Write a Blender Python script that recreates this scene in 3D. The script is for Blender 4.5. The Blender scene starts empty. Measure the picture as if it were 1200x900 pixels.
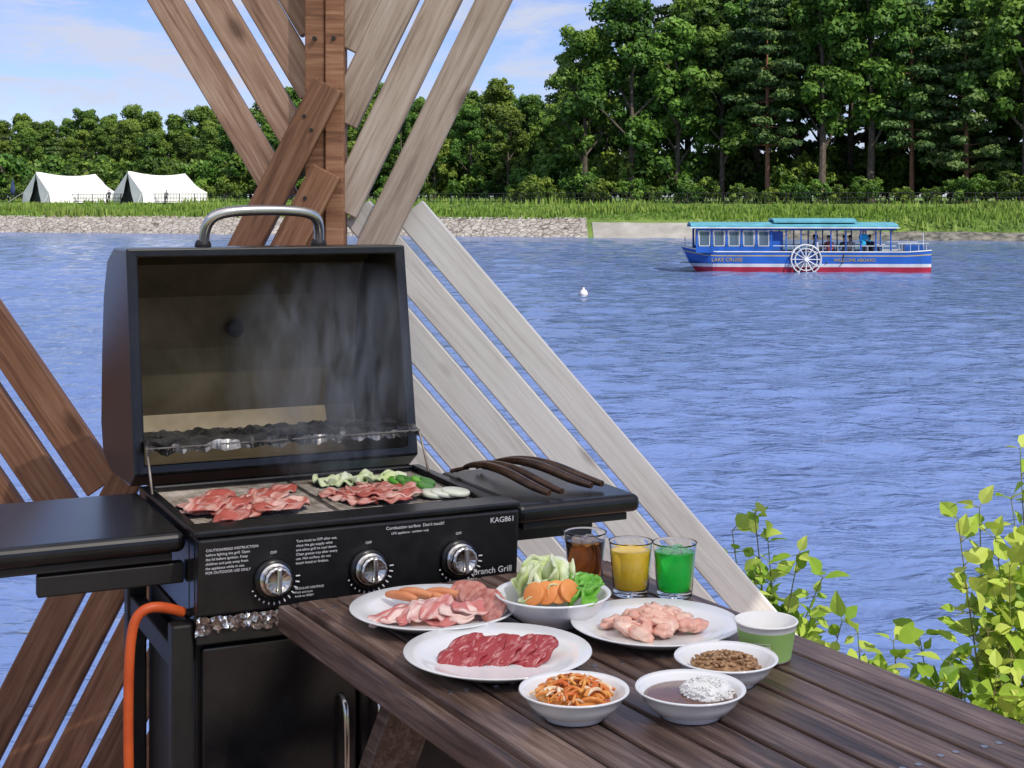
import bpy, math, random
import numpy as np
from mathutils import Vector, Matrix, noise as mnoise
random.seed(7); rng=np.random.default_rng(7)
R=math.radians
sc=bpy.context.scene
COL=sc.collection
# ------------------------------------------------------------------ helpers
def link(o,parent=None):
    COL.objects.link(o)
    if parent is not None: o.parent=parent
    return o
def empty(name,loc=(0,0,0),rot=(0,0,0),parent=None):
    e=bpy.data.objects.new(name,None); e.location=loc; e.rotation_euler=rot; e.empty_display_size=.1
    return link(e,parent)
def mk(name,verts,faces,mat=None,parent=None,smooth=False,loc=(0,0,0),rot=(0,0,0),mats=None,midx=None,bevel=0,seg=2):
    me=bpy.data.meshes.new(name); me.from_pydata([tuple(v) for v in verts],[],[tuple(f) for f in faces])
    if mats:
        for m in mats: me.materials.append(m)
        if midx is not None: me.polygons.foreach_set("material_index",list(midx))
    elif mat: me.materials.append(mat)
    if smooth: me.polygons.foreach_set("use_smooth",[True]*len(me.polygons))
    me.update()
    o=bpy.data.objects.new(name,me); o.location=loc; o.rotation_euler=rot; link(o,parent)
    if bevel>0:
        b=o.modifiers.new("bev",'BEVEL'); b.width=bevel; b.segments=seg; b.limit_method='ANGLE'; b.angle_limit=R(40)
    return o
BF=[(0,3,2,1),(4,5,6,7),(0,1,5,4),(1,2,6,5),(2,3,7,6),(3,0,4,7)]
def box(name,lo,hi,mat,parent=None,bevel=.003,rot=(0,0,0),seg=2):
    c=[(lo[i]+hi[i])/2 for i in range(3)]; h=[(hi[i]-lo[i])/2 for i in range(3)]
    v=[(sx*h[0],sy*h[1],sz*h[2]) for sz in(-1,1) for sx,sy in((-1,-1),(1,-1),(1,1),(-1,1))]
    return mk(name,v,BF,mat,parent,loc=c,rot=rot,bevel=bevel,seg=seg)
class MB:  # mesh builder
    def __init__(s): s.v=[];s.f=[];s.m=[]
    def box(s,lo,hi,m=0):
        b=len(s.v)
        for z in(lo[2],hi[2]):
            s.v+=[(lo[0],lo[1],z),(hi[0],lo[1],z),(hi[0],hi[1],z),(lo[0],hi[1],z)]
        s.f+=[tuple(b+i for i in f) for f in BF]; s.m+=[m]*6
    def beam(s,a,c,r0,r1=None,n=6,m=0):
        r1=r0 if r1 is None else r1
        a=Vector(a);c=Vector(c);d=(c-a).normalized()
        t=d.cross(Vector((0,0,1)));
        if t.length<.01:t=Vector((1,0,0))
        t.normalize();q=d.cross(t); b=len(s.v)
        for p,r in((a,r0),(c,r1)):
            for i in range(n):
                w=2*math.pi*i/n+.4; s.v.append(tuple(p+t*math.cos(w)*r+q*math.sin(w)*r))
        for i in range(n):
            j=(i+1)%n; s.f.append((b+i,b+j,b+n+j,b+n+i)); s.m.append(m)
        s.f.append(tuple(b+i for i in range(n))[::-1]); s.f.append(tuple(b+n+i for i in range(n))); s.m+=[m,m]
    def add(s,vs,fs,m=0):
        b=len(s.v); s.v+=[tuple(v) for v in vs]; s.f+=[tuple(b+i for i in f) for f in fs]; s.m+=[m]*len(fs)
    def obj(s,name,mats,parent=None,**k):
        return mk(name,s.v,s.f,parent=parent,mats=mats,midx=s.m,**k)
def lathe(name,prof,mat,loc=(0,0,0),parent=None,seg=56,rot=(0,0,0),mats=None,mfun=None,flute=0):
    v=[];f=[];mi=[]
    n=len(prof)
    for i,(r,z) in enumerate(prof):
        for k in range(seg):
            a=2*math.pi*k/seg; rr=max(r,1e-5)*(1+(flute*math.cos(a*14) if r>.001 else 0))
            v.append((rr*math.cos(a),rr*math.sin(a),z))
    for i in range(n-1):
        for k in range(seg):
            k2=(k+1)%seg; f.append((i*seg+k,i*seg+k2,(i+1)*seg+k2,(i+1)*seg+k)); mi.append(mfun(i) if mfun else 0)
    return mk(name,v,f,mat,parent,smooth=True,loc=loc,rot=rot,mats=mats,midx=mi if mats else None)
def tube(name,pts,r,mat,parent=None,smooth=True,res=6,cyclic=False,radii=None):
    cu=bpy.data.curves.new(name,'CURVE'); cu.dimensions='3D'; cu.bevel_depth=r; cu.bevel_resolution=3; cu.resolution_u=res
    sp=cu.splines.new('NURBS' if smooth else 'POLY'); sp.points.add(len(pts)-1)
    for i,p in enumerate(pts):
        sp.points[i].co=(*p,1)
        if radii: sp.points[i].radius=radii[i]
    if smooth: sp.order_u=4; sp.use_endpoint_u=True
    sp.use_cyclic_u=cyclic; cu.use_fill_caps=True; cu.materials.append(mat)
    return link(bpy.data.objects.new(name,cu),parent)
# ------------------------------------------------------------------ materials
def newmat(name):
    m=bpy.data.materials.new(name); m.use_nodes=True; nt=m.node_tree
    return m,nt,nt.nodes["Principled BSDF"]
def ramp(nt,stops,fac=None):
    r=nt.nodes.new('ShaderNodeValToRGB'); e=r.color_ramp.elements
    while len(e)>1: e.remove(e[-1])
    for i,(p,c) in enumerate(stops):
        x=e[0] if i==0 else e.new(p)
        x.position=p; x.color=(*c,1) if len(c)==3 else c
    if fac is not None: nt.links.new(fac,r.inputs[0])
    return r
def coords(nt,scale=(1,1,1),rnd=True,kind='Object'):
    tc=nt.nodes.new('ShaderNodeTexCoord'); mp=nt.nodes.new('ShaderNodeMapping'); mp.inputs['Scale'].default_value=scale
    nt.links.new(tc.outputs[kind],mp.inputs['Vector'])
    if rnd:
        oi=nt.nodes.new('ShaderNodeObjectInfo'); ml=nt.nodes.new('ShaderNodeMath'); ml.operation='MULTIPLY'; ml.inputs[1].default_value=37
        nt.links.new(oi.outputs['Random'],ml.inputs[0]); nt.links.new(ml.outputs[0],mp.inputs['Location'])
    return mp.outputs[0]
def noise(nt,vec,scale,detail=4,rough=.55,dist=0):
    n=nt.nodes.new('ShaderNodeTexNoise'); n.inputs['Scale'].default_value=scale; n.inputs['Detail'].default_value=detail
    n.inputs['Roughness'].default_value=rough; n.inputs['Distortion'].default_value=dist
    if vec is not None: nt.links.new(vec,n.inputs['Vector'])
    return n.outputs[0]
def bump(nt,b,h,strength=.3,dist=.01,prev=None):
    n=nt.nodes.new('ShaderNodeBump'); n.inputs['Strength'].default_value=strength; n.inputs['Distance'].default_value=dist
    nt.links.new(h,n.inputs['Height'])
    if prev is not None: nt.links.new(prev,n.inputs['Normal'])
    if b is not None: nt.links.new(n.outputs[0],b.inputs['Normal'])
    return n.outputs[0]
def M(name,c1,c2=None,rough=.5,metal=0,scale=8,bmp=0,bd=.002,trans=0,spec=.5,detail=4,ior=1.45,stretch=(1,1,1),lo=.35,hi=.65,dist=0,coat=0):
    m,nt,b=newmat(name); b.inputs['Roughness'].default_value=rough; b.inputs['Metallic'].default_value=metal
    b.inputs['Base Color'].default_value=(*c1,1); b.inputs['Transmission Weight'].default_value=trans; b.inputs['IOR'].default_value=ior
    b.inputs['Specular IOR Level'].default_value=spec; b.inputs['Coat Weight'].default_value=coat
    if c2 is not None or bmp:
        n=noise(nt,coords(nt,stretch),scale,detail,dist=dist)
        if c2 is not None: nt.links.new(ramp(nt,[(lo,c1),(hi,c2)],n).outputs[0],b.inputs['Base Color'])
        if bmp: bump(nt,b,n,bmp,bd)
    return m
def wood(name,dark,mid,light,rough=.6,knots=True,bmp=.35,tint=.35,spec=.4):
    m,nt,b=newmat(name); L=nt.links
    v=coords(nt,(.8,16,16)); n1=noise(nt,v,5,9,.65,.5)
    v2=coords(nt,(1.2,3.5,3.5)); n2=noise(nt,v2,2.2,4,.6)
    add=nt.nodes.new('ShaderNodeMath'); add.operation='MULTIPLY_ADD'; L.new(n2,add.inputs[0]); add.inputs[1].default_value=.45; L.new(n1,add.inputs[2])
    r=ramp(nt,[(.50,dark),(.70,mid),(.92,light)],add.outputs[0])
    col=r.outputs[0]
    if knots:
        vv=coords(nt,(3.2,7,7)); vo=nt.nodes.new('ShaderNodeTexVoronoi'); vo.inputs['Scale'].default_value=1.0; L.new(vv,vo.inputs['Vector'])
        kr=ramp(nt,[(.06,(.25,.2,.17)),(.16,(1,1,1))],vo.outputs['Distance'])
        mx=nt.nodes.new('ShaderNodeMix'); mx.data_type='RGBA'; mx.blend_type='MULTIPLY'; mx.inputs[0].default_value=.75
        L.new(col,mx.inputs[6]); L.new(kr.outputs[0],mx.inputs[7]); col=mx.outputs[2]
    oi=nt.nodes.new('ShaderNodeObjectInfo'); mr=nt.nodes.new('ShaderNodeMapRange'); mr.inputs[3].default_value=1-tint; mr.inputs[4].default_value=1+tint*.5
    L.new(oi.outputs['Random'],mr.inputs[0]); hs=nt.nodes.new('ShaderNodeHueSaturation'); L.new(mr.outputs[0],hs.inputs['Value']); L.new(col,hs.inputs['Color'])
    L.new(hs.outputs[0],b.inputs['Base Color']); b.inputs['Roughness'].default_value=rough; b.inputs['Specular IOR Level'].default_value=spec
    bump(nt,b,n1,bmp,.003)
    return m
m_woodb=wood("wood_brown",(.12,.065,.042),(.32,.19,.13),(.48,.34,.26),.6,tint=.25)
m_woodr=wood("wood_redbrown",(.09,.038,.020),(.26,.118,.062),(.38,.21,.125),.6,tint=.25)
m_woodg=wood("wood_greybrown",(.24,.175,.135),(.46,.36,.29),(.60,.51,.44),.6,tint=.15)
m_woodw=wood("wood_pale",(.60,.56,.52),(.76,.73,.69),(.84,.82,.79),.55,tint=.08)
m_wtab=wood("wood_table",(.022,.013,.009),(.105,.062,.046),(.25,.175,.14),.36,tint=.3,bmp=.5)
m_black=M("black_enamel",(.006,.006,.007),(.012,.012,.013),rough=.25,scale=30,spec=.5,bmp=.02)
m_blackm=M("black_matte",(.012,.011,.011),(.022,.020,.018),rough=.5,scale=14,bmp=.05)
m_soot=M("soot",(.006,.005,.005),(.02,.016,.012),rough=.8,scale=9,bmp=.2)
m_panel=M("panel_enamel",(.008,.008,.009),(.014,.014,.015),rough=.35,scale=40)
m_steel=M("steel",(.55,.53,.5),(.7,.68,.66),rough=.22,metal=1,scale=20)
m_wire=M("wire",(.14,.115,.09),(.34,.30,.26),rough=.4,metal=.7,scale=22)
m_foil=M("foil",(.65,.65,.66),(.8,.8,.8),rough=.2,metal=1,scale=60,bmp=1,bd=.006)
m_white=M("porcelain",(.84,.84,.83),rough=.12,spec=.6,coat=.2)
m_print=M("white_print",(.75,.75,.75),rough=.6)
m_orange=M("orange_rubber",(.75,.13,.03),(.6,.09,.02),rough=.45,scale=20)
m_glass=M("glass",(1,1,1),rough=.0,trans=1,ior=1.25)
m_cola=M("cola",(.72,.30,.07),rough=.0,trans=1,ior=1.2)
m_juice=M("juice",(.92,.56,.02),(.95,.66,.05),rough=.25,scale=50)
m_melon=M("melon",(.03,.85,.10),rough=.02,trans=.6,ior=1.25)
m_ice=M("ice",(.95,.97,1),rough=.08,trans=.85,ior=1.2)
def hood_in():
    m,nt,b=newmat("stained_steel"); L=nt.links
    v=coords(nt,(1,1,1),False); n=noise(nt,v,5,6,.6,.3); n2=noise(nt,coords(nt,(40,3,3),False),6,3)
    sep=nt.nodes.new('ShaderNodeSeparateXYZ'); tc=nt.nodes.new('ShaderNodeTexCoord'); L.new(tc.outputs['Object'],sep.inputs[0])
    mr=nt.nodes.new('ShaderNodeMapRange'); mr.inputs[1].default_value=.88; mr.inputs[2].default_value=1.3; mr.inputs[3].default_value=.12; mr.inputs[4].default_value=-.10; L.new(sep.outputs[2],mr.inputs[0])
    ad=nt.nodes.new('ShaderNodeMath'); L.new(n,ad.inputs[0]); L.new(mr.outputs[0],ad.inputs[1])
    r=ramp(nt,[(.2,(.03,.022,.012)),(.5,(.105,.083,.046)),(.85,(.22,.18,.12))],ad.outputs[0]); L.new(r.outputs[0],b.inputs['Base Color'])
    b.inputs['Metallic'].default_value=.5; b.inputs['Roughness'].default_value=.42; bump(nt,b,n2,.08,.001)
    return m
m_hoodin=hood_in()
# ------------------------------------------------------------------ camera, sun, sky
cam=bpy.data.cameras.new("camera"); co=bpy.data.objects.new("camera",cam); link(co)
cam.sensor_width=36; cam.lens=52.5; cam.shift_y=-215/1200; cam.clip_end=4000; cam.clip_start=.05
co.location=(0,0,1.4); co.rotation_euler=(R(90),0,0); sc.camera=co
S=Vector((.45,-.55,.70)).normalized(); el=math.asin(S.z); az=math.atan2(S.x,S.y)
sun=bpy.data.lights.new("sun",'SUN'); sun.energy=5.0; sun.angle=R(.5); sun.color=(1,.94,.84)
so=bpy.data.objects.new("sun",sun); link(so); so.rotation_euler=S.to_track_quat('Z','Y').to_euler(); so.location=(5,-5,12)
w=bpy.data.worlds.new("World"); sc.world=w; w.use_nodes=True; nt=w.node_tree; bg=nt.nodes['Background']
sky=nt.nodes.new('ShaderNodeTexSky'); sky.sky_type='NISHITA'; sky.sun_disc=False; sky.sun_elevation=el; sky.sun_rotation=az
sky.air_density=1.0; sky.dust_density=.2; sky.ozone_density=2
tn=nt.nodes.new('ShaderNodeMix'); tn.data_type='RGBA'; tn.blend_type='MULTIPLY'; tn.inputs[0].default_value=1; tn.inputs[7].default_value=(.60,.64,.96,1); nt.links.new(sky.outputs[0],tn.inputs[6])
tc=nt.nodes.new('ShaderNodeTexCoord'); mp=nt.nodes.new('ShaderNodeMapping'); mp.inputs['Scale'].default_value=(4.2,4.2,17); mp.inputs['Location'].default_value=(.3,.9,.6)
nt.links.new(tc.outputs['Generated'],mp.inputs[0]); n=noise(nt,mp.outputs[0],2.4,9,.62,.5)
cr=ramp(nt,[(.42,(0,0,0)),(.60,(.9,.9,.9))],n)
mx=nt.nodes.new('ShaderNodeMix'); mx.data_type='RGBA'; nt.links.new(cr.outputs[0],mx.inputs[0]); nt.links.new(tn.outputs[2],mx.inputs[6]); mx.inputs[7].default_value=(4.3,4.6,5.6,1)
nt.links.new(mx.outputs[2],bg.inputs[0]); bg.inputs[1].default_value=.15
sc.view_settings.view_transform='Standard'; sc.view_settings.look='None'; sc.view_settings.exposure=0
# ------------------------------------------------------------------ terrain and water
WZ=-2.1
def ys(x): return min(185,max(112,165-(x+57)*.37))
def gz(t):
    P=[(0,-2.6),(.8,-2.1),(4.5,-.35),(10,.25),(25,.95),(38,1.15),(60,1.25),(400,3),(3000,4)]
    for (a,b),(c,d) in zip(P,P[1:]):
        if t<=c: return b+(d-b)*(t-a)/(c-a)
    return 4
xs=[-2500,-900,-400,-250]+list(range(-180,181,3))+[250,400,900,2500]
offs=[0,.8,2.5,4.5,7,10,15,20,25,31,38,48,60,90,150,300,700,2500]
near=[(-400,-.3),(-60,-.3),(2.9,-.3),(3.7,-.55),(5,-1.4),(6.5,-2.25),(10,-3.2)]
v=[];f=[]
for x in xs:
    for y,z in near: v.append((x,y,z))
    for o_ in offs: v.append((x,ys(x)+o_-.8,gz(o_)+(0 if o_<5 else .25*mnoise.noise(Vector((x*.05,o_*.1,0))))))
nc=len(near)+len(offs)
for i in range(len(xs)-1):
    for j in range(nc-1): f.append((i*nc+j,(i+1)*nc+j,(i+1)*nc+j+1,i*nc+j+1))
m_ground,nt,b=newmat("ground_grass"); v1=coords(nt,(1,1,1),False); n1=noise(nt,v1,.35,8,.7); n2=noise(nt,v1,.06,3)
a_=nt.nodes.new('ShaderNodeMath'); a_.operation='MULTIPLY_ADD'; nt.links.new(n2,a_.inputs[0]); a_.inputs[1].default_value=.6; nt.links.new(n1,a_.inputs[2])
nt.links.new(ramp(nt,[(.6,(.04,.075,.012)),(.8,(.13,.21,.03)),(1,(.22,.30,.06))],a_.outputs[0]).outputs[0],b.inputs['Base Color']); b.inputs['Roughness'].default_value=.9
mk("ground",v,f,m_ground,smooth=True)
def water():
    m,nt,b=newmat("lake_water"); L=nt.links
    b.inputs['Roughness'].default_value=.08; b.inputs['IOR'].default_value=1.45
    v=coords(nt,(.55,1.15,1),False); n1=noise(nt,v,3.2,3,.55,.6); n2=noise(nt,v,.9,2,.5,.5); n3=noise(nt,v,9,2,.5)
    p=bump(nt,None,n2,1,.16); p=bump(nt,None,n1,1,.11,p); p=bump(nt,b,n3,1,.016,p)
    n4=noise(nt,coords(nt,(.02,.06,1),False),1.2,3)
    r=ramp(nt,[(.35,(.115,.185,.36)),(.65,(.15,.225,.46))],n4); L.new(r.outputs[0],b.inputs['Base Color'])
    return m
# water surface with real low waves, denser mesh near the pavilion
wr=np.random.default_rng(3); WV=[]
for k in range(48):
    lam=.30*(1.07**k) if k<36 else wr.uniform(.5,2.2); th=wr.normal()*.5+R(90)+.15
    WV.append((lam,math.cos(th)*6.283/lam,math.sin(th)*6.283/lam,.0046*lam**.72,wr.uniform(0,6.28),wr.uniform(.5,1.6),k))
def wave(XX,YY,minlam):
    Z=np.zeros_like(XX)
    for lam,kx,ky,amp,ph,q,k in WV:
        wgt=np.clip((lam/minlam-1.6)/1.2,0,1)
        Z+=wgt*amp*np.sin(XX*kx+YY*ky+ph+.8*np.sin(XX*.35*q+YY*.21+k))
    return Z
V=[];F=[]
def patch(rowsY,colsX,fade0):
    YY,XX=np.meshgrid(np.array(rowsY),np.array(colsX),indexing='ij'); sp=np.gradient(np.array(rowsY))[:,None]*np.ones_like(XX)
    sp=np.maximum(sp,(colsX[1]-colsX[0])*.5)
    ZZ=wave(XX,YY,sp)
    if fade0: ZZ*=np.clip((YY-4.5)/.6,0,1)
    b=len(V); nr,nc_=XX.shape; V.extend(np.stack([XX,YY,WZ+ZZ],-1).reshape(-1,3).tolist())
    idx=b+np.arange(nr*nc_).reshape(nr,nc_); F.extend(np.stack([idx[:-1,:-1],idx[:-1,1:],idx[1:,1:],idx[1:,:-1]],-1).reshape(-1,4).tolist())
rA=[4.5]
while rA[-1]<45: rA.append(rA[-1]+max(.045,rA[-1]*.005))
patch(rA,np.arange(-26,26.01,.11),True)
rB=[rA[-1]]
while rB[-1]<168: rB.append(rB[-1]+rB[-1]*.005)
patch(rB,np.arange(-75,75.01,.30),False)
def quad(x0,x1,y0,y1):
    b=len(V); V.extend([(x0,y0,WZ),(x1,y0,WZ),(x1,y1,WZ),(x0,y1,WZ)]); F.append((b,b+1,b+2,b+3))
quad(-1500,-25.99,4.5,rA[-1]); quad(25.99,1500,4.5,rA[-1]); quad(-1500,-74.99,rA[-1],200); quad(74.99,1500,rA[-1],200); quad(-74.99,74.99,rB[-1],200)
mk("lake_water",V,F,water(),smooth=True)
m_stone,nt,b=newmat("revetment_stone"); L=nt.links
vv=coords(nt,(1,1,1),False); vo=nt.nodes.new('ShaderNodeTexVoronoi'); vo.inputs['Scale'].default_value=1.7; L.new(vv,vo.inputs['Vector'])
vo2=nt.nodes.new('ShaderNodeTexVoronoi'); vo2.feature='DISTANCE_TO_EDGE'; vo2.inputs['Scale'].default_value=1.7; L.new(vv,vo2.inputs['Vector'])
hs=ramp(nt,[(.0,(.27,.23,.19)),(.5,(.40,.36,.31)),(1,(.50,.46,.40))],vo.outputs['Color']); e=ramp(nt,[(.02,(.3,.28,.25)),(.10,(1,1,1))],vo2.outputs['Distance'])
mx=nt.nodes.new('ShaderNodeMix'); mx.data_type='RGBA'; mx.blend_type='MULTIPLY'; mx.inputs[0].default_value=1; L.new(hs.outputs[0],mx.inputs[6]); L.new(e.outputs[0],mx.inputs[7]); L.new(mx.outputs[2],b.inputs['Base Color']); b.inputs['Roughness'].default_value=.85
bump(nt,b,vo2.outputs['Distance'],.6,.12)
m_conc=M("revetment_concrete",(.30,.28,.24),(.42,.39,.34),rough=.85,scale=.6)
m_rockd=M("shore_rock",(.06,.06,.05),(.26,.24,.19),rough=.9,scale=1.6)
for nm,x0,x1,h,mt in(("stone_revetment",-180,7.5,4.7,m_stone),("concrete_revetment",7.7,17.5,3.6,m_conc),("shore_rocks",17.7,180,2.2,m_rockd)):
    v=[];f=[];X=np.arange(x0,x1+.01,.6 if x1<100 else 1.0); TT=[.4,.8,h*.45,h*.7,h]
    for x in X:
        for t in TT:
            v.append((x,ys(x)+t-.8,gz(t)+.07+(.10 if nm=="shore_rocks" else .04)*random.uniform(-.3,1)))
    n_=len(TT)
    for i in range(len(X)-1):
        for j in range(n_-1): f.append((i*n_+j,(i+1)*n_+j,(i+1)*n_+j+1,i*n_+j+1))
    mk(nm,v,f,mt)
# ------------------------------------------------------------------ foliage
def leafmat(name,c1,c2,c3,tr=.25):
    m,nt,b=newmat(name); L=nt.links
    at=nt.nodes.new('ShaderNodeAttribute'); at.attribute_name="tint"; oi=nt.nodes.new('ShaderNodeObjectInfo')
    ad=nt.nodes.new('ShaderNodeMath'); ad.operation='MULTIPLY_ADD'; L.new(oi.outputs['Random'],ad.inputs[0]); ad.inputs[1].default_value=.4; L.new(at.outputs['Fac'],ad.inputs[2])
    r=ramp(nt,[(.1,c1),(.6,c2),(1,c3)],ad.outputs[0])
    hs=nt.nodes.new('ShaderNodeHueSaturation'); mr=nt.nodes.new('ShaderNodeMapRange'); mr.inputs[3].default_value=.475; mr.inputs[4].default_value=.52
    ml=nt.nodes.new('ShaderNodeMath'); ml.operation='MULTIPLY'; ml.inputs[1].default_value=7.3; fr=nt.nodes.new('ShaderNodeMath'); fr.operation='FRACT'
    L.new(oi.outputs['Random'],ml.inputs[0]); L.new(ml.outputs[0],fr.inputs[0]); L.new(fr.outputs[0],mr.inputs[0]); L.new(mr.outputs[0],hs.inputs['Hue']); L.new(r.outputs[0],hs.inputs['Color'])
    L.new(hs.outputs[0],b.inputs['Base Color']); b.inputs['Roughness'].default_value=.55
    b.inputs['Specular IOR Level'].default_value=.3
    t=nt.nodes.new('ShaderNodeBsdfTranslucent'); L.new(hs.outputs[0],t.inputs[0]); ms=nt.nodes.new('ShaderNodeMixShader'); ms.inputs[0].default_value=tr
    L.new(b.outputs[0],ms.inputs[1]); L.new(t.outputs[0],ms.inputs[2]); L.new(ms.outputs[0],nt.nodes['Material Output'].inputs[0])
    return m
m_leaf=leafmat("foliage",(.022,.058,.010),(.095,.185,.024),(.20,.31,.045))
m_leafp=leafmat("pine_foliage",(.02,.05,.014),(.08,.14,.035),(.16,.22,.06),.15)
m_bark=M("bark",(.06,.045,.035),(.14,.11,.085),rough=.9,scale=3)
m_barkp=M("pine_bark",(.18,.08,.045),(.30,.15,.09),rough=.9,scale=3)
def leaves(centres,radii,count,size,flat=1.0,up=.3,tints=None):
    V=[];T=[]
    for c,r,tn in zip(centres,radii,tints):
        k=max(30,int(count*(r/1.2)**1.6)) if count>120 else count
        d=rng.normal(size=(k,3)); d/=np.linalg.norm(d,axis=1)[:,None]
        d[:,2]=np.where((d[:,2]<-.45)&(rng.random(k)<.6),-d[:,2],d[:,2])
        rad=r*(rng.random(k)**.33*.5+.55)*(1+.16*rng.normal(size=k))
        p=np.array(c)+d*rad[:,None]*np.array([1,1,flat])
        n=d+rng.normal(size=(k,3))*.5; n[:,2]+=up; n/=np.linalg.norm(n,axis=1)[:,None]
        a=np.cross(n,rng.normal(size=(k,3))); a/=np.linalg.norm(a,axis=1)[:,None]; b_=np.cross(n,a)
        s=size*(.6+.8*rng.random(k))[:,None]
        V.append(np.stack([p+a*s,p+b_*s*.6,p-a*s,p-b_*s*.6],1).reshape(-1,3))
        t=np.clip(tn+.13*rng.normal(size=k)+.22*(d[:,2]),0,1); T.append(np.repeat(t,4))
    return np.concatenate(V),np.concatenate(T)
def treemesh(name,mb,V,T,mats):
    me=bpy.data.meshes.new(name); nb=len(mb.v); nf=len(V)//4
    verts=np.concatenate([np.array(mb.v).reshape(-1,3),V]); 
    fl=[tuple(q) for q in mb.f]+[(nb+4*i,nb+4*i+1,nb+4*i+2,nb+4*i+3) for i in range(nf)]
    me.from_pydata(verts.tolist(),[],fl)
    for m in mats: me.materials.append(m)
    me.polygons.foreach_set("material_index",[0]*len(mb.f)+[1]*nf)
    at=me.attributes.new("tint",'FLOAT','POINT'); at.data.foreach_set("value",np.concatenate([np.zeros(nb),T]).astype(np.float32)); me.update()
    return me
def decid(seed,H,cr,cb,nc=80,count=170,size=.30):
    random.seed(seed); mb=MB(); cs=[];rs=[];ts=[]
    mb.beam((0,0,-.5),(.2,.1,H*.35),H*.017,H*.012,8); mb.beam((.2,.1,H*.35),(0,0,H*.8),H*.012,H*.003,6)
    lobes=[]
    nl=random.randint(8,11) if H>6 else 4
    for i in range(nl):
        a=i*2.4+random.uniform(-.5,.5); u=(i+.5)/nl; z=cb+(H-cb)*(.15+.72*u); q=cr*(.62*math.sin(math.pi*min(1,.25+.72*u)))*random.uniform(.75,1.15)
        lobes.append((q*math.cos(a),q*math.sin(a),z,cr*random.uniform(.34,.55),random.uniform(.12,.55)))
    lobes.append((random.uniform(-1,1)*cr*.1,0,H-cr*.42,cr*.42,.5))
    for (lx,ly,lz,lr,lt) in lobes:
        mb.beam((.15,.05,max(H*.2,lz-lr-1.2)),(lx,ly,lz),.16*H/22,.05,5)
        k=max(3,nc//len(lobes))
        for j in range(k):
            d=Vector((random.gauss(0,1),random.gauss(0,1),random.gauss(.25,.9))).normalized()*lr*random.uniform(.45,1.05)
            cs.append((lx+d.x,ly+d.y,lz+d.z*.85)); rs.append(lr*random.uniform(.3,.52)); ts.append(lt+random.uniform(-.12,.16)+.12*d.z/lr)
            if j%3==0: mb.beam((lx*.8,ly*.8,lz-.3*lr),cs[-1],.05,.02,4)
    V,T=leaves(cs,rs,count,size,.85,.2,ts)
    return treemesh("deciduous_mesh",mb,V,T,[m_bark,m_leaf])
def pine(seed,H,cr,cb):
    random.seed(seed); mb=MB(); cs=[];rs=[];ts=[]
    b1=random.uniform(-.5,.5); mb.beam((0,0,-.5),(b1*.5,0,H*.5),.30,.2,8); mb.beam((b1*.5,0,H*.5),(b1,.1,H*.97),.2,.05,6)
    z=cb
    while z<H:
        u=(z-cb)/(H-cb); L_=cr*(1-u)**.65*random.uniform(.6,1.2)+.5
        k=random.randint(3,5); a0=random.uniform(0,6)
        for i in range(k):
            a=a0+6.28*i/k+random.uniform(-.4,.4)
            bx=b1*z/H
            e=(bx+L_*math.cos(a),L_*math.sin(a),z+.25*L_*random.uniform(-.4,.7)); mb.beam((bx,0,z-.2),e,.08,.02,4)
            for s in (.45,.75,1.0):
                if L_*s<.6: continue
                c=(bx+(e[0]-bx)*s+random.uniform(-.4,.4),e[1]*s+random.uniform(-.4,.4),z+(e[2]-z)*s+.15)
                cs.append(c); rs.append(random.uniform(.6,1.2)*(.7+.25*cr/4)); ts.append(random.uniform(.1,.7))
        z+=random.uniform(.9,1.7)
    V,T=leaves(cs,rs,105,.24,.5,.5,ts)
    return treemesh("pine_mesh",mb,V,T,[m_barkp,m_leafp])
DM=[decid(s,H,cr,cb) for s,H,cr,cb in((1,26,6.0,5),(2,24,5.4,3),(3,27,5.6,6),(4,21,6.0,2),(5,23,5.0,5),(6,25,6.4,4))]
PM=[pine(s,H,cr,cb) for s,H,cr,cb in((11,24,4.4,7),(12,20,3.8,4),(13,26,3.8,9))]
def put(name,me,x,y,s=1,parent=None,z=None,sz=None):
    o=bpy.data.objects.new(name,me); yy=y; zz=gz(max(0,y-ys(x)+.8)) if z is None else z
    o.location=(x,yy,zz-.2); o.rotation_euler=(0,0,random.uniform(0,6.28)); o.scale=(s,s,s if sz is None else sz)
    link(o,parent); return o
random.seed(21)
x=8.5;i=0
while x<84:
    y=ys(x)+34+random.uniform(-2,3); X_=x
    isp=(26<x<33) or (38<x<46 and i%2) or (47<x<52)
    k=(1.03 if x>17 else (.78 if x<12 else .92))
    if isp: put("pine_tree",random.choice(PM),X_,y,random.uniform(.88,1.06)*k)
    else: put("deciduous_tree",DM[(i*5+i//3)%6],X_,y,random.uniform(.86,1.12)*k)
    x+=random.uniform(4.2,6.2); i+=1
x=11
while x<90:
    put("deciduous_tree",random.choice(DM),x,ys(x)+45+random.uniform(-2,4),random.uniform(1.0,1.2)*(1 if x>18 else .78)); x+=random.uniform(5,7)
x=11.0
while x<95:
    put("deciduous_tree",random.choice(DM+PM),x,ys(x)+58+random.uniform(-2,4),random.uniform(1.05,1.25)*(1 if x>20 else .78)); x+=random.uniform(5,7)
df=empty("distant_forest")
for row,(dy,s) in enumerate(((46,.50),(56,.58),(68,.66),(84,.72))):
    x=-38
    while x<12:
        put("forest_tree",random.choice(DM),x,ys(x)+dy+random.uniform(-3,3),s*random.uniform(.85,1.08),df); x+=random.uniform(3.8,5.5)
for row,(dy,s) in enumerate(((88,.50),(98,.57),(110,.64),(124,.72))):
    x=-150
    while x<-36:
        put("forest_tree",random.choice(DM+PM[1:2]),x,ys(x)+dy+random.uniform(-3,3),s*random.uniform(.88,1.1),df); x+=random.uniform(4.2,5.8)
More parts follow.
